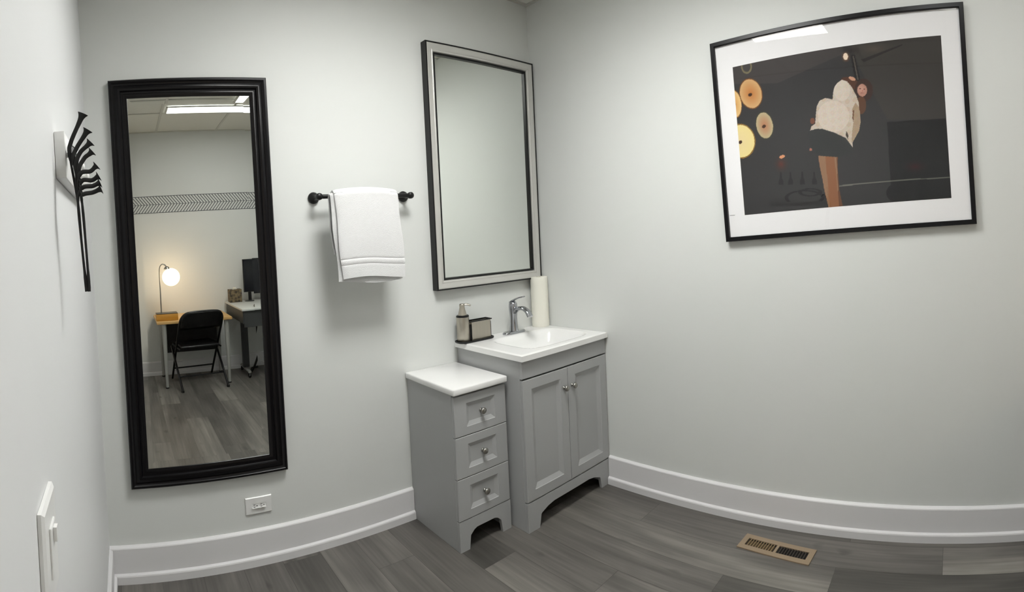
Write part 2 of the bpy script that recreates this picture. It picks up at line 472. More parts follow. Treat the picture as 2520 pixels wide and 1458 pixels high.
def vanity():
    X0, X1, D, T = -.640, -.003, -.492, .829
    t = thing('vanity_cabinet', 'grey vanity cabinet with two doors and a white basin top in the corner', 'cabinet', (X0, 0, 0))
    W = X1-X0
    obj('side_panel', box(new_bm(), 0, .016, D, -.003, 0, T, .0008, 1), M_['grey'], t)
    obj('side_panel', box(new_bm(), W-.016, W, D, -.030, 0, T, .0008, 1), M_['grey'], t)
    obj('bottom_panel', box(new_bm(), .0165, W-.0165, D+.003, -.032, .142, .155), M_['grey'], t)
    obj('back_panel', box(new_bm(), .0165, W-.0165, -.030, -.022, .142, T-.12), M_['grey'], t)
    bm = new_bm()   # carcass face coloured near-black to paint the shade in the gaps
    box(bm, .0165, W-.0165, D+.0005, D+.002, .157, T-.001)
    obj('carcass_face', bm, M_['greyd'], t)
    obj('apron', apron(0, W, D-.018, D-.0005, .141, .088, .092), M_['grey'], t)
    front('false_drawer', 0, W, .741, T-.001, 0, 0, t, y=D-.0005, rec=False)
    mid = W/2-.002
    for k, (a, b) in enumerate(((.002, mid-.0015), (mid+.0015, W-.002))):
        d = front('door', a, b, .147, .733, .056, .050, t, y=D-.0005)
        knob(d, mid-.032 if k == 0 else mid+.030, D-.0188, .634)
    bm = new_bm()
    slab_top(bm, -.014, W, -.530, -.002, T+.0005, .860, (.10, W-.06, -.475, -.135, .085))
    obj('basin_top', bm, M_['top'], t, smooth=True, angle=50)
    bm = new_bm(); lathe(bm, [(0, .7765), (.012, .7765), (.020, .7775), (.021, .776)], 24, 'z', (W/2+.02, -.30, .0))
    obj('drain', bm, M_['chrome'], t, smooth=True)
vanity()

def side_cabinet():
    X0, X1, D, T = -.965, -.6575, -.387, .719
    t = thing('drawer_cabinet', 'narrow grey cabinet with three drawers, lower than the vanity beside it', 'cabinet', (X0, 0, 0))
    W = X1-X0
    obj('side_panel', box(new_bm(), 0, .016, D, -.003, 0, T, .0008, 1), M_['grey'], t)
    obj('side_panel', box(new_bm(), W-.016, W, D, -.003, 0, T, .0008, 1), M_['grey'], t)
    obj('bottom_panel', box(new_bm(), .0165, W-.0165, D+.003, -.003, .142, .155), M_['grey'], t)
    obj('carcass_face', box(new_bm(), .0165, W-.0165, D+.0005, D+.002, .157, T-.001), M_['greyd'], t)  # near-black colour paints the shade between the drawers
    obj('apron', apron(0, W, D-.018, D-.0005, .139, .062, .088), M_['grey'], t)
    for k, (a, b) in enumerate(((.5245, .7090), (.3335, .5215), (.1425, .3305))):
        d = front('drawer', .001, W-.001, a, b, .070, .040, t, y=D-.0005, slope=.018, dep=.010)
        d['label'] = ('top drawer', 'middle drawer', 'bottom drawer')[k]
        knob(d, W/2+.006, D-.0088, (a+b)/2)
    obj('countertop', slab_top(new_bm(), -.010, W+.002, -.422, -.002, T+.0005, .750), M_['top'], t, smooth=True, angle=50)
side_cabinet()

# ------------------------------------------------------------------ faucet
def faucet():
    t = thing('faucet', 'chrome single-handle faucet standing on the white basin top', 'faucet', (-.298, -.088, .8605))
    # deck plate: long oval
    bm = new_bm(); pts = []
    for k in range(40):
        a = 2*PI*k/40; c, s = math.cos(a), math.sin(a)
        pts.append((.082*math.copysign(abs(c)**.7, c), .028*math.copysign(abs(s)**.9, s)))
    lo = [bm.verts.new((x, y, 0)) for x, y in pts]; mi = [bm.verts.new((x, y, .006)) for x, y in pts]; hi = [bm.verts.new((x*.92, y*.86, .012)) for x, y in pts]
    for A, B in ((lo, mi), (mi, hi)):
        for k in range(40): bm.faces.new((A[k], A[(k+1) % 40], B[(k+1) % 40], B[k]))
    bm.faces.new(hi); bm.faces.new(list(reversed(lo)))
    obj('base_plate', bm, M_['chrome'], t, smooth=True)
    bm = new_bm(); lathe(bm, [(.026, .0125), (.0255, .02), (.022, .05), (.021, .09), (.024, .125), (.0255, .15), (.024, .168), (.018, .180), (0, .184)], 32, 'z')
    obj('body', bm, M_['chrome'], t, smooth=True, angle=60)
    path = smooth_path([(0, -.012, .118), (0, -.045, .142), (0, -.085, .146), (0, -.118, .132), (0, -.138, .104)], 6)
    n = len(path); bm = new_bm()
    tube(bm, path, [.018+.002*i/n for i in range(n)], 16, flat=.62, up=(0, 0, 1))
    obj('spout', bm, M_['chrome'], t, smooth=True)
    bm = new_bm()
    path = smooth_path([(0, .016, .176), (0, -.012, .190), (0, -.05, .203), (0, -.092, .213)], 6)
    n = len(path); tube(bm, path, [.017-.006*i/n for i in range(n)], 16, flat=.34, up=(0, 0, 1))
    obj('handle', bm, M_['chrome'], t, smooth=True)
faucet()

# ------------------------------------------------------------------ soap dispenser, tissue caddy tray
YD = -.065
pb = at(1141, 838, 1, YD)
tx = pb.x
def tray():
    t = thing('vanity_tray', 'small black oblong tray under the soap dispenser on the basin top', 'tray', (tx+.075, YD, .8604))
    bm = new_bm()
    pts = []
    for k in range(36):
        a = 2*PI*k/36; c, s = math.cos(a), math.sin(a)
        pts.append((.118*math.copysign(abs(c)**.35, c), .044*math.copysign(abs(s)**.6, s)))
    lv = [(.96, 0), (1, .004), (1, .010), (.96, .010), (.95, .006)]
    R = [[bm.verts.new((x*s, y*s, z)) for x, y in pts] for s, z in lv]
    for A, B in zip(R, R[1:]):
        for k in range(36): bm.faces.new((A[k], A[(k+1) % 36], B[(k+1) % 36], B[k]))
    bm.faces.new(R[-1]); bm.faces.new(list(reversed(R[0])))
    obj('tray_dish', bm, M_['black'], t, smooth=True, angle=50)
tray()
def dispenser():
    t = thing('soap_dispenser', 'brushed metal soap dispenser with pump top standing on the black tray', 'dispenser', (tx, YD, .8668))
    bm = new_bm(); lathe(bm, [(0, 0), (.031, 0), (.034, .004), (.034, .125), (.033, .130), (0, .130)], 40)
    obj('bottle', bm, M_['steel'], t, smooth=True, angle=50)
    bm = new_bm(); lathe(bm, [(.0, .1305), (.0342, .1305), (.0342, .138), (.031, .1405), (0, .1405)], 40)
    obj('collar', bm, M_['black'], t, smooth=True, angle=50)
    bm = new_bm(); lathe(bm, [(0, .141), (.023, .141), (.021, .152), (.016, .170), (.0135, .184), (.015, .196), (.012, .2005), (0, .202)], 32)
    obj('pump', bm, M_['steel'], t, smooth=True, angle=50)
    bm = new_bm(); tube(bm, smooth_path([(.002, 0, .194), (.022, -.012, .196), (.040, -.024, .189)], 5), [.0075]*6+[.0065]*4+[.0045], 12, flat=.7)
    obj('nozzle', bm, M_['steel'], t, smooth=True)
dispenser()
def caddy():
    xa = at(1158, 800, 1, YD-.03).x; xb = at(1211, 800, 1, YD-.03).x
    t = thing('metal_caddy', 'open brushed metal box with black rim beside the soap dispenser', 'caddy', ((xa+xb)/2, YD, .8668))
    w = (xb-xa)/2
    bm = new_bm()
    rings(bm, -w, w, 0, .098, [(0, .026), (0, -.028)], cap=True)
    vs = [bm.verts.new(p) for p in ((-w, .026, 0), (w, .026, 0), (w, .026, .098), (-w, .026, .098))]; bm.faces.new(vs)
    bmesh.ops.remove_doubles(bm, verts=bm.verts, dist=1e-6)
    top = [f for f in bm.faces if all(v.co.z > .09 for v in f.verts)]
    bmesh.ops.delete(bm, geom=top, context='FACES_ONLY')
    bmesh.ops.bevel(bm, geom=[e for e in bm.edges if abs(e.verts[0].co.z-e.verts[1].co.z) > .05], offset=.010, segments=4, affect='EDGES')
    bmesh.ops.solidify(bm, geom=bm.faces[:], thickness=.002)
    obj('box', bm, M_['steel'], t, smooth=True, angle=40)
    bm = new_bm()
    box(bm, -w+.003, w-.003, -.024, .022, .003, .088)
    obj('liner', bm, M_['black'], t)
    bm = new_bm()
    for a in ((-w-.001, w+.001, -.0295, -.0235), (-w-.001, w+.001, .0215, .0275), (-w-.001, -w+.005, -.0235, .0215), (w-.005, w+.001, -.0235, .0215)):
        box(bm, *a, .0985, .104)
    obj('rim', bm, M_['black'], t)
caddy()

# ------------------------------------------------------------------ paper towel roll in the corner
def roll():
    t = thing('paper_towel_roll', 'cream paper towel roll standing upright in the corner of the basin top', 'paper towel', (-.0555, -.062, .8604))
    bm = new_bm(); pr = [(.018, .004), (.051, .0), (.0525, .004)]
    pr += [(.0525+.0006*math.sin(i*1.7), .004+.290*i/12) for i in range(1, 12)]
    pr += [(.0525, .294), (.051, .299), (.019, .299), (.018, .295), (.018, .004)]
    lathe(bm, pr, 48)
    obj('paper', bm, M_['paper'], t, smooth=True, angle=50)
    bm = new_bm(); lathe(bm, [(.0178, .006), (.0178, .297), (.0165, .297), (.0165, .006), (.0178, .006)], 32)
    obj('core', bm, M_['woodo'] if False else M_['beige'], t, smooth=True)
roll()

# ------------------------------------------------------------------ towel bar and towel
def towel_bar():
    xa, xb, z = -1.418, -.934, 1.643
    t = thing('towel_bar', 'black towel bar with flared ends mounted between the two mirrors', 'towel rail', ((xa+xb)/2, 0, z))
    w = (xb-xa)/2
    for s in (-1, 1):
        bm = new_bm()
        lathe(bm, [(0, -.001), (.027, -.001), (.028, -.006), (.026, -.013), (.018, -.019), (.011, -.024), (.009, -.034), (.0095, -.048), (.012, -.058), (.015, -.066), (.0165, -.076), (.016, -.086), (.011, -.091), (0, -.092)], 32, 'y', (s*w, 0, 0))
        obj('bracket', bm, M_['black'], t, smooth=True, angle=50)
    bm = new_bm(); lathe(bm, [(0, -w+.014), (.0102, -w+.014), (.0102, w-.014), (0, w-.014)], 24, 'x', (0, -.076, 0))
    obj('rail', bm, M_['black'], t, smooth=True, angle=50)
towel_bar()

def towel():
    x0, x1 = -1.386, -1.068
    zb = 1.643; yb = -.076
    tcx = (x0+x1)/2
    def sheet(bm, path, xa, xb, lean, seed, rip):
        """path in (y, z) from the back hem over the rail to the front hem"""
        n, m = len(path), 44
        G = []
        L = 0
        acc = [0]
        for a, b in zip(path, path[1:]): acc.append(acc[-1]+math.hypot(a[0]-b[0], a[1]-b[1]))
        for j, (y, z) in enumerate(path):
            row = []
            drop = max(0, zb-z)
            for i in range(m+1):
                u = i/m
                x = xa+(xb-xa)*u + lean*drop + .004*math.sin(u*3+drop*18+seed)*min(1, drop*6)
                sgn = -1 if y < yb else 1
                yy = y + sgn*(rip*min(1, drop*4)*(math.sin(u*7+seed)+.6*math.sin(u*15+2*seed+drop*9)))
                # rounded side folds
                e = min(u, 1-u)
                if e < .05: yy -= sgn*.006*(1-e/.05)**2
                zz = z + (.012*(u-.5)**2*4 if z > zb else 0)*-1 + (.010*math.sin(u*4.0+seed) if j in (0, n-1) else .010*math.sin(u*4.0+seed)*min(1, drop*2.5))
                row.append(bm.verts.new((x-tcx, yy, zz-zb)))
            G.append(row)
        for a, b in zip(G, G[1:]):
            for i in range(m): bm.faces.new((a[i], a[i+1], b[i+1], b[i]))
    def path(r, zback, zfront, bands=False, yo=0, yf=0):
        p = []
        k = 22
        for i in range(k): p.append((yb+r+yo, zback+(zb-zback)*i/k))
        for i in range(13):
            a = PI*i/12; p.append((yb+r*math.cos(a), zb+r*math.sin(a)))
        k = 90
        for i in range(1, k+1):
            z = zb-(zb-zfront)*i/k; y = yb-r-yf*min(1, (zb-z)*5)
            if bands:
                for c in (1.348, 1.322): y += .0028*math.exp(-((z-c)/.0035)**2)
                y -= .0015*math.exp(-((z-1.335)/.008)**2)
            p.append((y, z))
        return p
    x0 = x0; t = thing('hand_towel', 'white terry hand towel folded over the black towel bar', 'towel', (tcx, yb, zb))
    bm = new_bm(); sheet(bm, path(.0260, 1.372, 1.262, True, .006, .006), x0+.004, x1, .045, .4, .0016)
    o = obj('outer_fold', bm, M_['terry'], t, smooth=True, angle=80)
    s = o.modifiers.new('thick', 'SOLIDIFY'); s.thickness = .008; s.offset = 1
    b = o.modifiers.new('soft', 'BEVEL'); b.width = .003; b.segments = 3; b.limit_method = 'ANGLE'
    bm = new_bm(); sheet(bm, path(.0138, 1.392, 1.247, False, .002, .002), x0-.012, x1-.006, .045, 2.1, .0012)
    o = obj('inner_fold', bm, M_['terry'], t, smooth=True, angle=80)
    s = o.modifiers.new('thick', 'SOLIDIFY'); s.thickness = .006; s.offset = 1
    b = o.modifiers.new('soft', 'BEVEL'); b.width = .0025; b.segments = 3; b.limit_method = 'ANGLE'
towel()

# ------------------------------------------------------------------ outlet and switch
def outlet():
    x0, x1, z0, z1 = -1.826, -1.703, .226, .302
    t = thing('wall_outlet', 'white horizontal wall outlet low on the wall under the tall mirror', 'outlet', ((x0+x1)/2, 0, (z0+z1)/2))
    w, h = (x1-x0)/2, (z1-z0)/2
    bm = new_bm(); rings(bm, -w, w, -h, h, [(0, -.0005), (0, -.004), (.003, -.007), (.028, -.007), (.0285, -.0055)], cap=True)
    obj('cover_plate', bm, M_['plastic'], t)
    obj('receptacle', box(new_bm(), -w+.030, w-.030, -h+.0295, h-.0295, -.0085, -.0056, .0005, 1) if False else box(new_bm(), -.0325, .0325, -.0165+.002, .0165-.002, -.0088, -.0072, .0006, 1), M_['plastic'], t)
    for cx in (-.016, .016):
        bm = new_bm()
        box(bm, cx-.006, cx-.0045, .002, .009, 0, 0) if False else None
        for dx, dz, a, b in ((-.005, .005, .0045, .0010), (-.005, -.005, .0040, .0010)):
            box(bm, cx+dx-a, cx+dx+a, -.0094, -.0089, dz-b, dz+b)
        lathe(bm, [(0, -.0094), (.0026, -.0094), (.0026, -.0089), (0, -.0089)], 12, 'y', (cx+.007, 0, 0))
        obj('slots', bm, M_['slot'], t)
outlet()

def light_switch():
    ya, yb_ = -1.612, -1.505
    t = thing('light_switch', 'white light switch plate on the left wall, lower left of the photo', 'switch', (XL, (ya+yb_)/2, 1.02), PI/2)
    w = (yb_-ya)/2
    bm = new_bm(); rings(bm, -w, w, -.075, .073, [(0, -.0005), (0, -.006), (.006, -.010)], cap=True)
    obj('cover_plate', bm, M_['plastic'], t)
    bm = new_bm(); rings(bm, -.019, .019, -.036, .036, [(0, -.0102), (0, -.0125), (.002, -.0135)], cap=True)
    o = obj('rocker', bm, M_['plastic'], t)
    bm = new_bm(); prism(bm, [(-.006, .012), (.006, .012), (.006, .032), (-.006, .032)], -.019, -.0137)
    obj('toggle', bm, M_['plastic'], t)
light_switch()

# ------------------------------------------------------------------ peg rail and hangers on the left wall
def peg_rail():
    y0, y1, z0, z1 = -1.175, -.655, 1.612, 1.715
    t = thing('peg_rail', 'short white peg rail on the left wall holding the black hangers', 'coat rack', (XL, (y0+y1)/2, (z0+z1)/2), PI/2)
    w, h = (y1-y0)/2, (z1-z0)/2
    bm = new_bm(); box(bm, -w, w, -.024, -.0005, -h, h, .002, 2)
    obj('back_board', bm, M_['plastic'], t, smooth=True, angle=40)
    for x in (-.245, -.08, .085, .245):
        bm = new_bm(); lathe(bm, [(0, -.0245), (.006, -.0245), (.0050, -.040), (.006, -.043), (.0095, -.046), (.0095, -.049), (.006, -.0525), (0, -.054)], 20, 'y', (x, 0, 0))
        obj('peg', bm, M_['plastic'], t, smooth=True, angle=60)
peg_rail()

tips = [(204, 280), (216, 320), (223, 350), (227, 373), (238, 408), (243, 434), (246, 450), (249, 465)]
mids = [(174, 352), (187, 368), (196, 378), (206, 392), (222, 422), (226, 444), (228, 458), (228, 474)]
necks = [(172, 385), (181, 398), (187, 412), (193, 425), (196, 431), (200, 448), (201, 464), (203, 480)]
ords = ['topmost', 'second from the top', 'third from the top', 'fourth from the top', 'fifth from the top', 'third from the bottom', 'second from the bottom', 'bottommost']
for k in range(8):
    yt, yn, yl = -1.200-.004*k, -1.205, -1.190
    a = at(*tips[k], 1, yt); m = at(*mids[k], 1, -1.202-.004*k); nk = at(*necks[k], 1, yn-.004*k)
    # outer hangers reach a little deeper along the shaft
    j = at(192+(k % 2)*10, 500, 1, yn+.012-.0075*(k//2)); low = at(213+(k % 2)*7, 718-(k % 3)*4, 1, yl+.014-.0095*(k//2))
    lo2 = at(201+(k % 2)*10, 600, 1, yl+.012-.009*(k//2))
    t = thing('coat_hanger', 'black coat hanger fanned out on the white peg rail, %s' % ords[k], 'hanger', nk, 0, 'black hangers on the peg rail')
    bm = new_bm()
    pts = smooth_path([a-nk, (a-nk).lerp(m-nk, .32) , m-nk, Vector((0, 0, 0)), j-nk, lo2-nk, low-nk], 7)
    n = len(pts); rad = []
    for i in range(n):
        r = .0047
        if i < 9: r = [.0118, .0098, .0082, .0072, .0064, .0058, .0055, .0053, .0050][i]
        if i > 21: r = .0027
        if i > n-4: r = .0034
        rad.append(r)
    tube(bm, pts, rad, 14, flat=.45, up=(0, 1, 0))
    obj('shoulder_bar', bm, M_['velvet'], t, smooth=True, angle=60)
    bm = new_bm()
    pk = Vector((XL+.036+.0012*k, -1.160+.0005*k, 1.672-.001*k))
    hp = [Vector((0, 0, 0)), (pk-nk)*.45+Vector((-.004, 0, -.004)), pk-nk+Vector((0, -.016, -.004)), pk-nk+Vector((0, -.008, .010)), pk-nk+Vector((0, .008, .010)), pk-nk+Vector((0, .014, -.004))]
    tube(bm, smooth_path(hp, 5), .0024, 8)
    obj('hook', bm, M_['black'], t, smooth=True, angle=60)

# ------------------------------------------------------------------ framed photograph
def paint():
    """colours of the printed photograph, in the sRGB of the print"""
    NX, NY = 420, 290
    u = np.linspace(0, 1, NX+1)[None, :].repeat(NY+1, 0); v = np.linspace(0, 1, NY+1)[:, None].repeat(NX+1, 1)   # v down
    # drawing space: 0..1240 x 0..850
    TL, TR, BR, BL = [np.array(p, float) for p in ((205, 405), (1390, 207), (1447, 1162), (257, 1245))]
    X = (1-u)*(1-v)*TL[0]+u*(1-v)*TR[0]+u*v*BR[0]+(1-u)*v*BL[0]
    Y = (1-u)*(1-v)*TL[1]+u*(1-v)*TR[1]+u*v*BR[1]+(1-u)*v*BL[1] - 38*(1-v)*4*u*(1-u)*.5
    C = np.zeros((NY+1, NX+1, 3)); C[:] = (50, 49, 50)
    rng = np.random.default_rng(3)
    def poly(pts):
        ins = np.zeros(X.shape, bool); n = len(pts)
        for i in range(n):
            x1, y1 = pts[i]; x2, y2 = pts[(i+1) % n]
            c = ((y1 > Y) != (y2 > Y)) & (X < (x2-x1)*(Y-y1)/((y2-y1) or 1e-9)+x1)
            ins ^= c
        return ins
    def ell(cx, cy, rx, ry, rot=0):
        c, s = math.cos(rot), math.sin(rot); dx, dy = X-cx, Y-cy
        return np.sqrt(((dx*c+dy*s)/rx)**2+((-dx*s+dy*c)/ry)**2)
    def put(mask, col, a=1.0):
        C[mask] = C[mask]*(1-a)+np.array(col)*a
    def soft(d, col, a=1.0, p=2):
        w = (np.clip(1-d, 0, 1)**p*a)[..., None]; C[:] = C*(1-w)+np.array(col)*w
    # wall tones
    put(poly([(180, 380), (860, 180), (860, 320), (480, 490), (180, 500)]), (76, 69, 67), .6)
    put(poly([(860, 180), (1450, 150), (1450, 700), (1100, 700), (960, 420)]), (62, 58, 54), .8)
    soft(ell(1030, 290, 150, 60), (96, 84, 72), .7)
    put(poly([(960, 352), (1180, 262), (1185, 268), (975, 366)]), (30, 28, 27), .8)
    soft(ell(900, 300, 90, 40), (30, 22, 20), .9)
    put(poly([(1098, 714), (1415, 690), (1450, 1165), (1120, 1185)]), (14, 14, 17))
    soft(ell(1250, 975, 90, 50), (72, 16, 20), .8)
    put(ell(1210, 1130, 120, 75) < 1, (10, 10, 14))
    # wall lamps
    for cx, cy, rx, ry, rot, cols in ((315, 552, 72, 88, -.2, ((120, 74, 26), (222, 176, 120), (196, 118, 52))), (395, 732, 54, 80, -.15, ((70, 70, 50), (196, 178, 140), (190, 120, 82))),
                                      (212, 612, 44, 80, -.1, ((150, 100, 40), (246, 206, 140), (226, 160, 84))), (245, 823, 92, 99, 0, ((150, 110, 40), (252, 232, 160), (250, 226, 170)))):
        d = ell(cx, cy, rx, ry, rot)
        soft(ell(cx, cy, rx*1.35, ry*1.35, rot), (90, 62, 34), .5)
        put(d < 1, cols[0]); put(d < .93, cols[1]); soft(d/.85, cols[2], .9, 1)
        put(ell(cx-4, cy+6, 13, 9, -.5) < 1, (70, 40, 20))
    d = ell(292, 398, 34, 42); put((d < 1) & (d > .72), (120, 112, 84))
    # warm spots on the wall
    soft(ell(490, 955, 55, 60), (104, 46, 30), .9); put(ell(497, 912, 17, 9, -.3) < 1, (232, 160, 116))
    # bottles, hat outline
    for bx in (487, 545, 614, 685):
        put(poly([(bx-4, 1000), (bx+4, 1000), (bx+6, 1035), (bx+15, 1052), (bx+14, 1074), (bx-14, 1074), (bx-15, 1052), (bx-6, 1035)]), (26, 26, 28))
    d = ell(625, 1150, 118, 44); put((d < 1) & (d > .82) & (Y < 1172), (20, 20, 22)); d = ell(660, 1120, 70, 24); put((d < 1) & (d > .7), (22, 22, 24))
    # thin rail across
    put(poly([(825, 1082), (1140, 1054), (1440, 1036), (1440, 1042), (1140, 1060), (825, 1089)]), (140, 140, 126), .7)
    # microphone stand
    put(poly([(900, 325), (925, 325), (955, 475), (925, 475)]), (24, 22, 21)); put(poly([(912, 330), (918, 330), (944, 470), (937, 470)]), (92, 84, 76))
    soft(ell(874, 336, 26, 34), (200, 120, 70), .9, 1); put(ell(873, 335, 13, 20) < 1, (255, 232, 205))
    # hair, raised arm, face
    put(ell(900, 488, 58, 30, .4) < 1, (92, 50, 30), .85); put(ell(972, 528, 50, 66) < 1, (62, 38, 30), .9); put(ell(958, 615, 26, 52) < 1, (104, 66, 42), .9)
    put(ell(908, 462, 20, 10, .4) < 1, (214, 160, 132))
    put(ell(963, 529, 27, 36) < 1, (190, 138, 120)); soft(ell(957, 522, 26, 30), (222, 172, 154), .8, 1)
    put(ell(952, 520, 5, 3) < 1, (110, 60, 50)); put(ell(974, 522, 5, 3) < 1, (110, 60, 50)); put(ell(963, 545, 10, 3) < 1, (168, 108, 96)); put(ell(964, 533, 3, 5) < 1, (190, 124, 106))
    # legs
    leg = poly([(710, 908), (822, 914), (820, 1000), (830, 1120), (846, 1205), (765, 1212), (742, 1110), (733, 1050), (716, 960)])
    put(leg, (158, 118, 88)); L2 = leg & (np.abs(X-(775+(Y-900)*.08)) < 26); put(L2, (150, 98, 64))
    put(leg & (X > 815+(Y-914)*.03), (96, 56, 32), .8)
    # dark shorts
    put(poly([(655, 764), (740, 748), (800, 768), (880, 825), (908, 862), (895, 895), (830, 918), (712, 908), (668, 862)]), (44, 46, 46))
    put(ell(667, 872, 8, 8) < 1, (180, 110, 90))
    # cream knitted sweater
    sw = poly([(850, 468), (880, 478), (905, 510), (930, 560), (944, 605), (948, 660), (952, 715), (943, 765), (906, 832), (908, 862), (896, 845), (868, 805), (800, 772), (735, 752), (700, 752),
               (666, 762), (672, 738), (696, 722), (700, 670), (706, 622), (722, 590), (755, 574), (797, 582), (800, 545), (808, 512), (826, 486)])
    put(sw, (214, 200, 184))
    t = (X*.8+Y*.6)/9; put(sw & (np.sin(t)*np.sin((X*.6-Y*.8)/11) > .25), (206, 182, 156), .6)
    put(sw & (ell(800, 680, 90, 90) < 1), (236, 222, 208), .55); put(sw & (ell(850, 530, 45, 60) < 1), (234, 222, 208), .6)
    put(sw & poly([(905, 640), (925, 600), (955, 640), (955, 780), (900, 835), (905, 760), (915, 700)]), (164, 136, 104), .7)
    put(poly([(872, 765), (884, 790), (880, 815), (868, 790)]), (70, 60, 50)); put(poly([(910, 645), (918, 640), (912, 715), (906, 690)]), (120, 84, 60))
    put(ell(680, 706, 14, 18) < 1, (120, 72, 52))
    C[sw] += rng.normal(0, 5, C[sw].shape)
    return NX, NY, np.clip(C*.9, 0, 255)

def picture():
    W, Hh, tilt = 1.1465, .9327, .062
    t = thing('framed_picture', 'large black-framed photo of a person in a cream sweater hung on the right wall', 'picture', (0, -1.819, 1.854))
    t.rotation_mode = 'QUATERNION'
    t.rotation_quaternion = (Matrix.Rotation(-PI/2, 4, 'Z') @ Matrix.Rotation(-tilt, 4, 'Y')).to_quaternion()
    w, h = W/2, Hh/2
    bm = new_bm(); rings(bm, -w, w, -h, h, [(0, -.001), (0, -.029), (.002, -.031), (.018, -.031), (.020, -.029), (.020, -.001)], cap=False, close=True)
    obj('frame', bm, M_['blackfr'], t)
    ow = .082; tp = .108; bt = .098
    px0, px1, pz0, pz1 = -w+.020+ow, w-.020-ow*1.0, -h+.020+bt, h-.020-tp
    bm = new_bm(); box(bm, -w+.0205, w-.0205, -.017, -.012, -h+.0205, h-.0205)
    obj('mat_board', bm, M_['matte'], t)
    NX, NY, C = paint()
    me = bpy.data.meshes.new('print')
    xs = np.linspace(px0, px1, NX+1); zs = np.linspace(pz1, pz0, NY+1)
    Vv = np.zeros((NY+1, NX+1, 3)); Vv[..., 0] = xs[None]; Vv[..., 1] = -.0175; Vv[..., 2] = zs[:, None]
    idx = np.arange((NY+1)*(NX+1)).reshape(NY+1, NX+1)
    F = np.stack([idx[1:, :-1], idx[1:, 1:], idx[:-1, 1:], idx[:-1, :-1]], -1).reshape(-1, 4)
    me.vertices.add(Vv.size//3); me.vertices.foreach_set('co', Vv.ravel())
    me.loops.add(F.size); me.loops.foreach_set('vertex_index', F.ravel().astype(np.int32))
    me.polygons.add(len(F)); me.polygons.foreach_set('loop_start', (np.arange(len(F))*4).astype(np.int32))
    me.update(calc_edges=True); me.validate()
    S = C/255; lin = np.where(S <= .04045, S/12.92, ((S+.055)/1.055)**2.4)
    A = me.color_attributes.new('col', 'FLOAT_COLOR', 'POINT')
    A.data.foreach_set('color', np.concatenate([lin, np.ones(lin.shape[:2]+(1,))], -1).ravel())
    me.materials.append(M_['print'])
    o = bpy.data.objects.new('print', me); COL.objects.link(o); o.parent = t
    o['label'] = 'dark photograph with glowing round lamps'
    bm = new_bm(); box(bm, -w+.026, -w+.052, -.0178, -.0172, -h+.122, -h+.1235)
    obj('signature', bm, M_['ink'], t)
    bm = new_bm(); vs = [bm.verts.new(p) for p in ((-w+.0202, -.024, -h+.0202), (w-.0202, -.024, -h+.0202), (w-.0202, -.024, h-.0202), (-w+.0202, -.024, h-.0202))]; bm.faces.new(vs)
    obj('glass_pane', bm, M_['pane'], t)
picture()

# ------------------------------------------------------------------ floor register
def register():
    t = thing('floor_register', 'beige metal floor register set in the planks near the right baseboard', 'vent', (-.186, -1.551, .0005), -PI/2+math.radians(-4.8))
    W, D = .170, .053
    bm = new_bm()
    # plate with two openings
    xs = [-W, -.145, -.006, .006, .145, W]; ys = [-D, -.026, .026, D]
    for i in range(5):
        for j in range(3):
            if j == 1 and i in (1, 3): continue
            e = .0005
            box(bm, xs[i], xs[i+1], ys[j], ys[j+1], 0, .005)
    bmesh.ops.remove_doubles(bm, verts=bm.verts, dist=1e-6)
    obj('plate', bm, M_['beige'], t)
    obj('duct_opening', box(new_bm(), -.1445, .1445, -.0255, .0255, .0002, .0008), M_['duct'], t)
    obj('damper', box(new_bm(), -.140, -.012, -.024, .016, .0010, .0016), M_['ductlit'], t)  # lighter brown paints the light falling into this opening
    for a, b in ((-.145, -.006), (.006, .145)):
        n = 11
        for k in range(1, n):
            x = a+(b-a)*k/n
            bm = new_bm(); prism(bm, [(x-.0034, .0018), (x-.0016, .0018), (x+.0034, .0047), (x+.0016, .0047)], -.0258, .0258)
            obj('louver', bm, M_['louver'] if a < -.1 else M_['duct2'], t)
register()

# ------------------------------------------------------------------ behind the camera: what the tall mirror shows
def border():
    bm = new_bm(); y0, y1 = 0, .0012
    z0, z1 = 1.872, 2.062; zc = (z0+z1)/2; xa, xb = XL+.02, -.02
    def bar(p, q, w):
        p, q = Vector(p), Vector(q); d = (q-p).normalized(); nn = Vector((-d.y, d.x))*w/2
        prism(bm, [tuple(p+nn), tuple(q+nn), tuple(q-nn), tuple(p-nn)], y0, y1)
    for z in (z0, z1): bar((xa, z), (xb, z), .006)
    bar((xa, zc), (xb, zc), .004)
    x = xa+.004; k = 0
    while x < xb-.08:
        bar((x, z1-.003), (x+.07, zc+.002), .0075); bar((x, z0+.003), (x+.07, zc-.002), .0075)
        x += .0345; k += 1
    o = obj('wall_border', bm, M_['ink']); o.location = (0, YB+.0004, 0)
    tag(o, 'dark chevron border strip across the wall seen in the tall mirror', 'wall decal')
border()

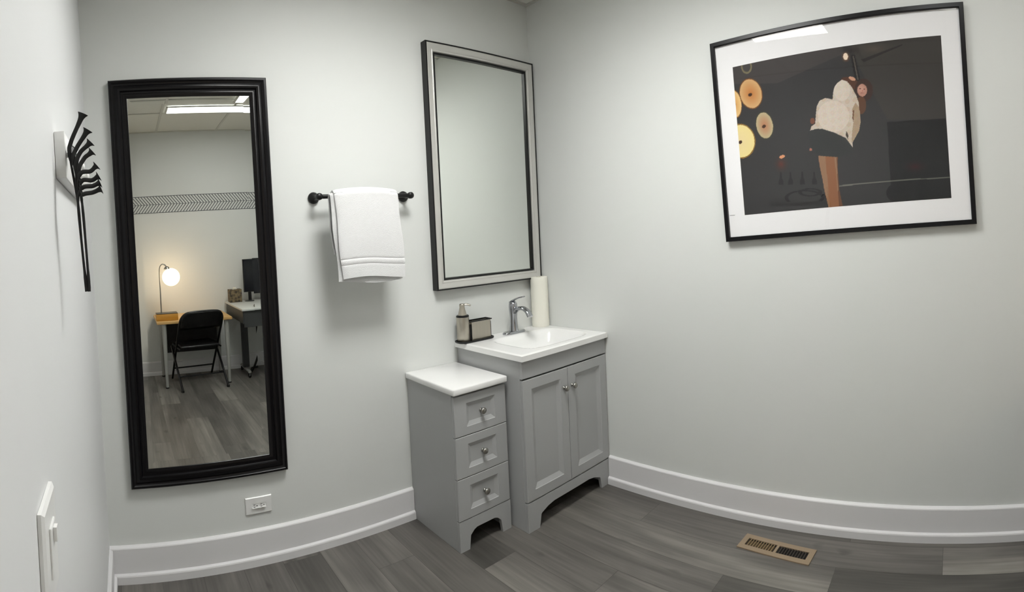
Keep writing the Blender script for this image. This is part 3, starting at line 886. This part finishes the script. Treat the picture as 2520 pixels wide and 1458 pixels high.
def desk():
    x0, x1, y0, y1, z = -2.005, -1.215, YB+.03, -3.12, .700
    t = thing('writing_desk', 'small desk with a pale wood top and grey legs seen in the tall mirror', 'desk', ((x0+x1)/2, (y0+y1)/2, 0))
    w, d = (x1-x0)/2, (y1-y0)/2
    obj('desktop', box(new_bm(), -w, w, -d, d, z-.028, z, .004, 2), M_['wood'], t, smooth=True)
    for sx in (-1, 1):
        for sy in (-1, 1):
            bm = new_bm(); X, Y = sx*(w-.055)+(.02 if sx < 0 else 0), sy*(d-.055)
            tube(bm, [(X, Y, .012), (X-sx*.0, Y, .35), (X-sx*.0, Y, z-.0285)], [.014, .020, .026], 16)
            l = obj('leg', bm, M_['legw'], t, smooth=True)
            bm = new_bm(); lathe(bm, [(0, 0), (.018, 0), (.018, .008), (.013, .0125), (0, .0125)], 16, 'z', (X, Y, 0)); obj('foot', bm, M_['cable'], l, smooth=True)
    obj('modesty_panel', box(new_bm(), -w+.12, w-.09, -.198, -.182, .28, z-.0295), M_['panel'], t)
desk()

def lamp():
    t = thing('table_lamp', 'lit globe table lamp with curved metal neck on the wooden desk', 'lamp', (-1.89, -3.26, .7005))
    bm = new_bm(); box(bm, -.115, .115, -.075, .075, 0, .070, .006, 2); obj('base', bm, M_['woodo'], t, smooth=True)
    bm = new_bm(); box(bm, -.112, .112, -.072, .072, .0705, .076, .001, 1); obj('base_lid', bm, M_['deskg'], t)
    bm = new_bm(); tube(bm, smooth_path([(-.055, 0, .0765), (-.053, 0, .25), (-.050, 0, .50), (-.040, 0, .565), (-.012, 0, .588), (.016, 0, .575), (.026, 0, .553)], 6), .0065, 12)
    obj('neck', bm, M_['nickel'], t, smooth=True)
    bm = new_bm(); lathe(bm, [(.010, .03), (.022, .022), (.034, .0), (.030, 0), (.018, .018), (.006, .026), (.010, .03)], 20, 'z', (.030, 0, .535)); obj('socket_cap', bm, M_['nickel'], t, smooth=True)
    bm = new_bm(); lathe(bm, [(.094*math.sin(PI*i/20), -.094*math.cos(PI*i/20)) for i in range(21)], 32, 'z', (.070, 0, .448)); obj('globe_shade', bm, M_['globe'], t, smooth=True, angle=80)
lamp()

def folding_chair():
    t = thing('folding_chair', 'black metal folding chair pulled up to the wooden desk, seen in the mirror', 'chair', (-1.587, -3.276, 0), -.11)
    W = .225; r = .0115
    # back uprights joined over the top: one bent tube from front foot to front foot
    ft, tp = Vector((0, -.30, .012)), Vector((0, .335, .80))
    def on(s, x): p = ft.lerp(tp, s); return (x, p.y, p.z)
    L = [on(0, -W), on(.3, -W), on(.6, -W), on(.84, -W), on(.93, -W+.012), on(.985, -W+.05), on(1.0, -W+.11)]
    path = smooth_path(L + [on(1.005, 0)] + [(-x, y, z) for x, y, z in reversed(L)], 5)
    bm = new_bm(); tube(bm, path, r, 10); obj('back_frame', bm, M_['chair'], t, smooth=True)
    bm = new_bm()                                        # curved back panel
    n = 12; rows = []
    for s, wz in ((.765, .97), (.80, 1.0), (.95, 1.0), (.985, .86), (1.0, .66)):
        p = ft.lerp(tp, s); rows.append([bm.verts.new(((W-.010)*wz*(2*i/n-1), p.y+.012-.03*(1-(2*i/n-1)**2)*-1, p.z)) for i in range(n+1)])
    for a, b in zip(rows, rows[1:]):
        for i in range(n): bm.faces.new((a[i], a[i+1], b[i+1], b[i]))
    o = obj('backrest', bm, M_['chair'], t, smooth=True); s = o.modifiers.new('thick', 'SOLIDIFY'); s.thickness = .006; s.offset = 0
    bm = new_bm(); box(bm, -W+.022, W-.022, -.20, .17, .412, .436, .010, 3); obj('seat', bm, M_['vinyl'], t, smooth=True)
    bm = new_bm()
    tube(bm, smooth_path([(-W+.010, .17, .405), (-W+.010, -.19, .405), (-W+.05, -.213, .405), (W-.05, -.213, .405), (W-.010, -.19, .405), (W-.010, .17, .405)], 4), .009, 8)
    obj('seat_frame', bm, M_['chair'], t, smooth=True)
    for s in (-1, 1):
        bm = new_bm(); tube(bm, [(s*(W+.020), -.15, .398), (s*(W+.018), .08, .2), (s*(W+.014), .29, .012)], r, 10); l = obj('rear_leg', bm, M_['chair'], t, smooth=True)
        bm = new_bm(); lathe(bm, [(0, 0), (.015, 0), (.015, .02), (0, .02)], 12, 'z', (s*(W+.014), .29, 0)); obj('foot_cap', bm, M_['cable'], l, smooth=True)
    bm = new_bm(); tube(bm, [(-W-.02, .16, .127), (W+.02, .16, .127)], .008, 8); obj('rear_crossbar', bm, M_['chair'], t, smooth=True)
    bm = new_bm(); tube(bm, [(-W, -.195, .142), (W, -.195, .142)], .008, 8); obj('front_crossbar', bm, M_['chair'], t, smooth=True)
folding_chair()

def standing_desk():
    x0, x1, y0, y1, z = -1.165, -.30, YB+.03, -2.86, .800
    t = thing('standing_desk', 'grey desk with pale top and castered feet right of the wooden desk', 'desk', ((x0+x1)/2, (y0+y1)/2, 0))
    w, d = (x1-x0)/2, (y1-y0)/2
    obj('desktop', box(new_bm(), -w, w, -d, d, z-.022, z, .004, 2), M_['deskt'], t, smooth=True)
    bm = new_bm(); box(bm, -w+.025, w-.01, d-.045, d-.025, z-.19, z-.0225); obj('front_panel', bm, M_['deskg'], t)
    bm = new_bm(); box(bm, -w+.012, -w+.024, -d+.02, d-.027, z-.15, z-.0225); obj('side_rail', bm, M_['deskg'], t)
    bm = new_bm(); box(bm, w-.009, w-.001, -d+.02, d-.027, z-.15, z-.0225); obj('side_rail', bm, M_['deskg'], t)
    for s in (-1, 1):
        X = s*(w-.14)
        l = obj('leg', box(new_bm(), X-.035, X+.035, -.16, -.10, .085, z-.0225, .004, 2), M_['deskg'], t)
        bm = new_bm(); tube(bm, [(X, -.36, .062), (X, -.13, .072), (X, .04, .062)], [.018, .024, .018], 12, flat=.8); obj('foot_bar', bm, M_['legw'], l, smooth=True)
        for yy in (-.35, .03):
            bm = new_bm(); lathe(bm, [(0, -.012), (.021, -.012), (.024, -.006), (.024, .006), (.021, .012), (0, .012)], 20, 'x', (X, yy, .024)); obj('caster', bm, M_['cable'], l, smooth=True)
standing_desk()

def tissue_box():
    p = (-1.075, -3.60, .8005)
    t = thing('tissue_box', 'square brown patterned tissue box on the corner of the grey desk', 'box', p)
    bm = new_bm(); box(bm, -.070, .070, -.06, .06, 0, .145, .002, 1); obj('carton', bm, M_['floral'], t)
    bm = new_bm(); lathe(bm, [(.03, .1452), (.018, .150), (.024, .160), (.012, .168), (.020, .158), (.012, .149), (.03, .1452)], 9); obj('tissue', bm, M_['paper'], t)
tissue_box()

def monitor(x0, x1, y, rz, zb, zt, label):
    cx = (x0+x1)/2; w = (x1-x0)/2
    t = thing('computer_monitor', label, 'monitor', (cx, y, .8005), rz, 'monitors on the grey desk')
    bm = new_bm(); rings(bm, -w, w, zb-.80, zt-.80, [(0, .020), (0, -.004), (.008, -.006), (.009, -.004)], cap=True)
    vs = [bm.verts.new(p_) for p_ in ((-w, .020, zb-.80), (w, .020, zb-.80), (w, .020, zt-.80), (-w, .020, zt-.80))]; bm.faces.new(vs)
    obj('housing', bm, M_['black'], t)
    obj('screen', box(new_bm(), -w+.0095, w-.0095, -.0052, -.0042, zb-.791, zt-.809), M_['screen'], t)
    bm = new_bm(); box(bm, -.018, .018, .0205, .034, .004, (zt+zb)/2-.80); obj('stand', bm, M_['black'], t)
    bm = new_bm(); lathe(bm, [(0, 0), (.062, 0), (.062, .004), (.02, .010), (0, .010)], 24, 'z', (0, .02, 0)); obj('base', bm, M_['deskg'], t, smooth=True)
monitor(-.976, -.832, -3.55, PI, .905, 1.28, 'narrow upright black monitor beside the tissue box, seen in the mirror')
monitor(-.800, -.42, -3.55, PI, .88, 1.285, 'wider black monitor cut off by the right edge of the tall mirror')
def phone():
    t = thing('computer_mouse', 'small dark computer mouse on the pale desktop in the mirror', 'mouse', (-.975, -2.99, .8005))
    bm = new_bm(); lathe(bm, [(0, 0), (.030, 0), (.034, .008), (.030, .022), (.016, .032), (0, .035)], 24, 'z')
    for v in bm.verts: v.co.y *= 1.6
    obj('shell', bm, M_['deskg'], t, smooth=True)
    bm = new_bm(); lathe(bm, [(0, -.004), (.007, -.004), (.007, .004), (0, .004)], 14, 'x', (0, .02, .028)); obj('wheel', bm, M_['cable'], t, smooth=True)
phone()
bm = new_bm()
tube(bm, smooth_path([(-.925, -2.905, .63), (-.925, -2.98, .52), (-.945, -3.10, .33), (-.96, -3.30, .12), (-.955, -3.50, .014), (-.90, -3.66, .012), (-.8, -3.70, .012)], 8), .012, 10)
o = obj('power_cable', bm, M_['cable'], smooth=True)
tag(o, 'thick black cable hanging under the grey desk to the floor, in the mirror', 'cable')

# ------------------------------------------------------------------ light and colour
w = bpy.data.worlds.new('world'); sc.world = w; w.use_nodes = True
w.node_tree.nodes['Background'].inputs[0].default_value = (.02, .02, .02, 1)
w.node_tree.nodes['Background'].inputs[1].default_value = 1.0
ld = bpy.data.lights.new('lamp_glow_helper', 'POINT'); ld.energy = 3.2; ld.color = (1, .72, .42); ld.shadow_soft_size = .05  # extra point light behind the globe, added to warm the wall
lo_ = bpy.data.objects.new('lamp_glow_helper', ld); COL.objects.link(lo_); lo_.location = (-1.79, -3.44, 1.15)
sc.view_settings.view_transform = 'Standard'
sc.view_settings.look = 'None'
sc.view_settings.exposure = 0.0
sc.cycles.max_bounces = 6; sc.cycles.diffuse_bounces = 3; sc.cycles.glossy_bounces = 3
sc.cycles.use_adaptive_sampling = True; sc.cycles.adaptive_threshold = .04; sc.cycles.adaptive_min_samples = 28
sc.cycles.use_denoising = True
sc.cycles.caustics_reflective = False
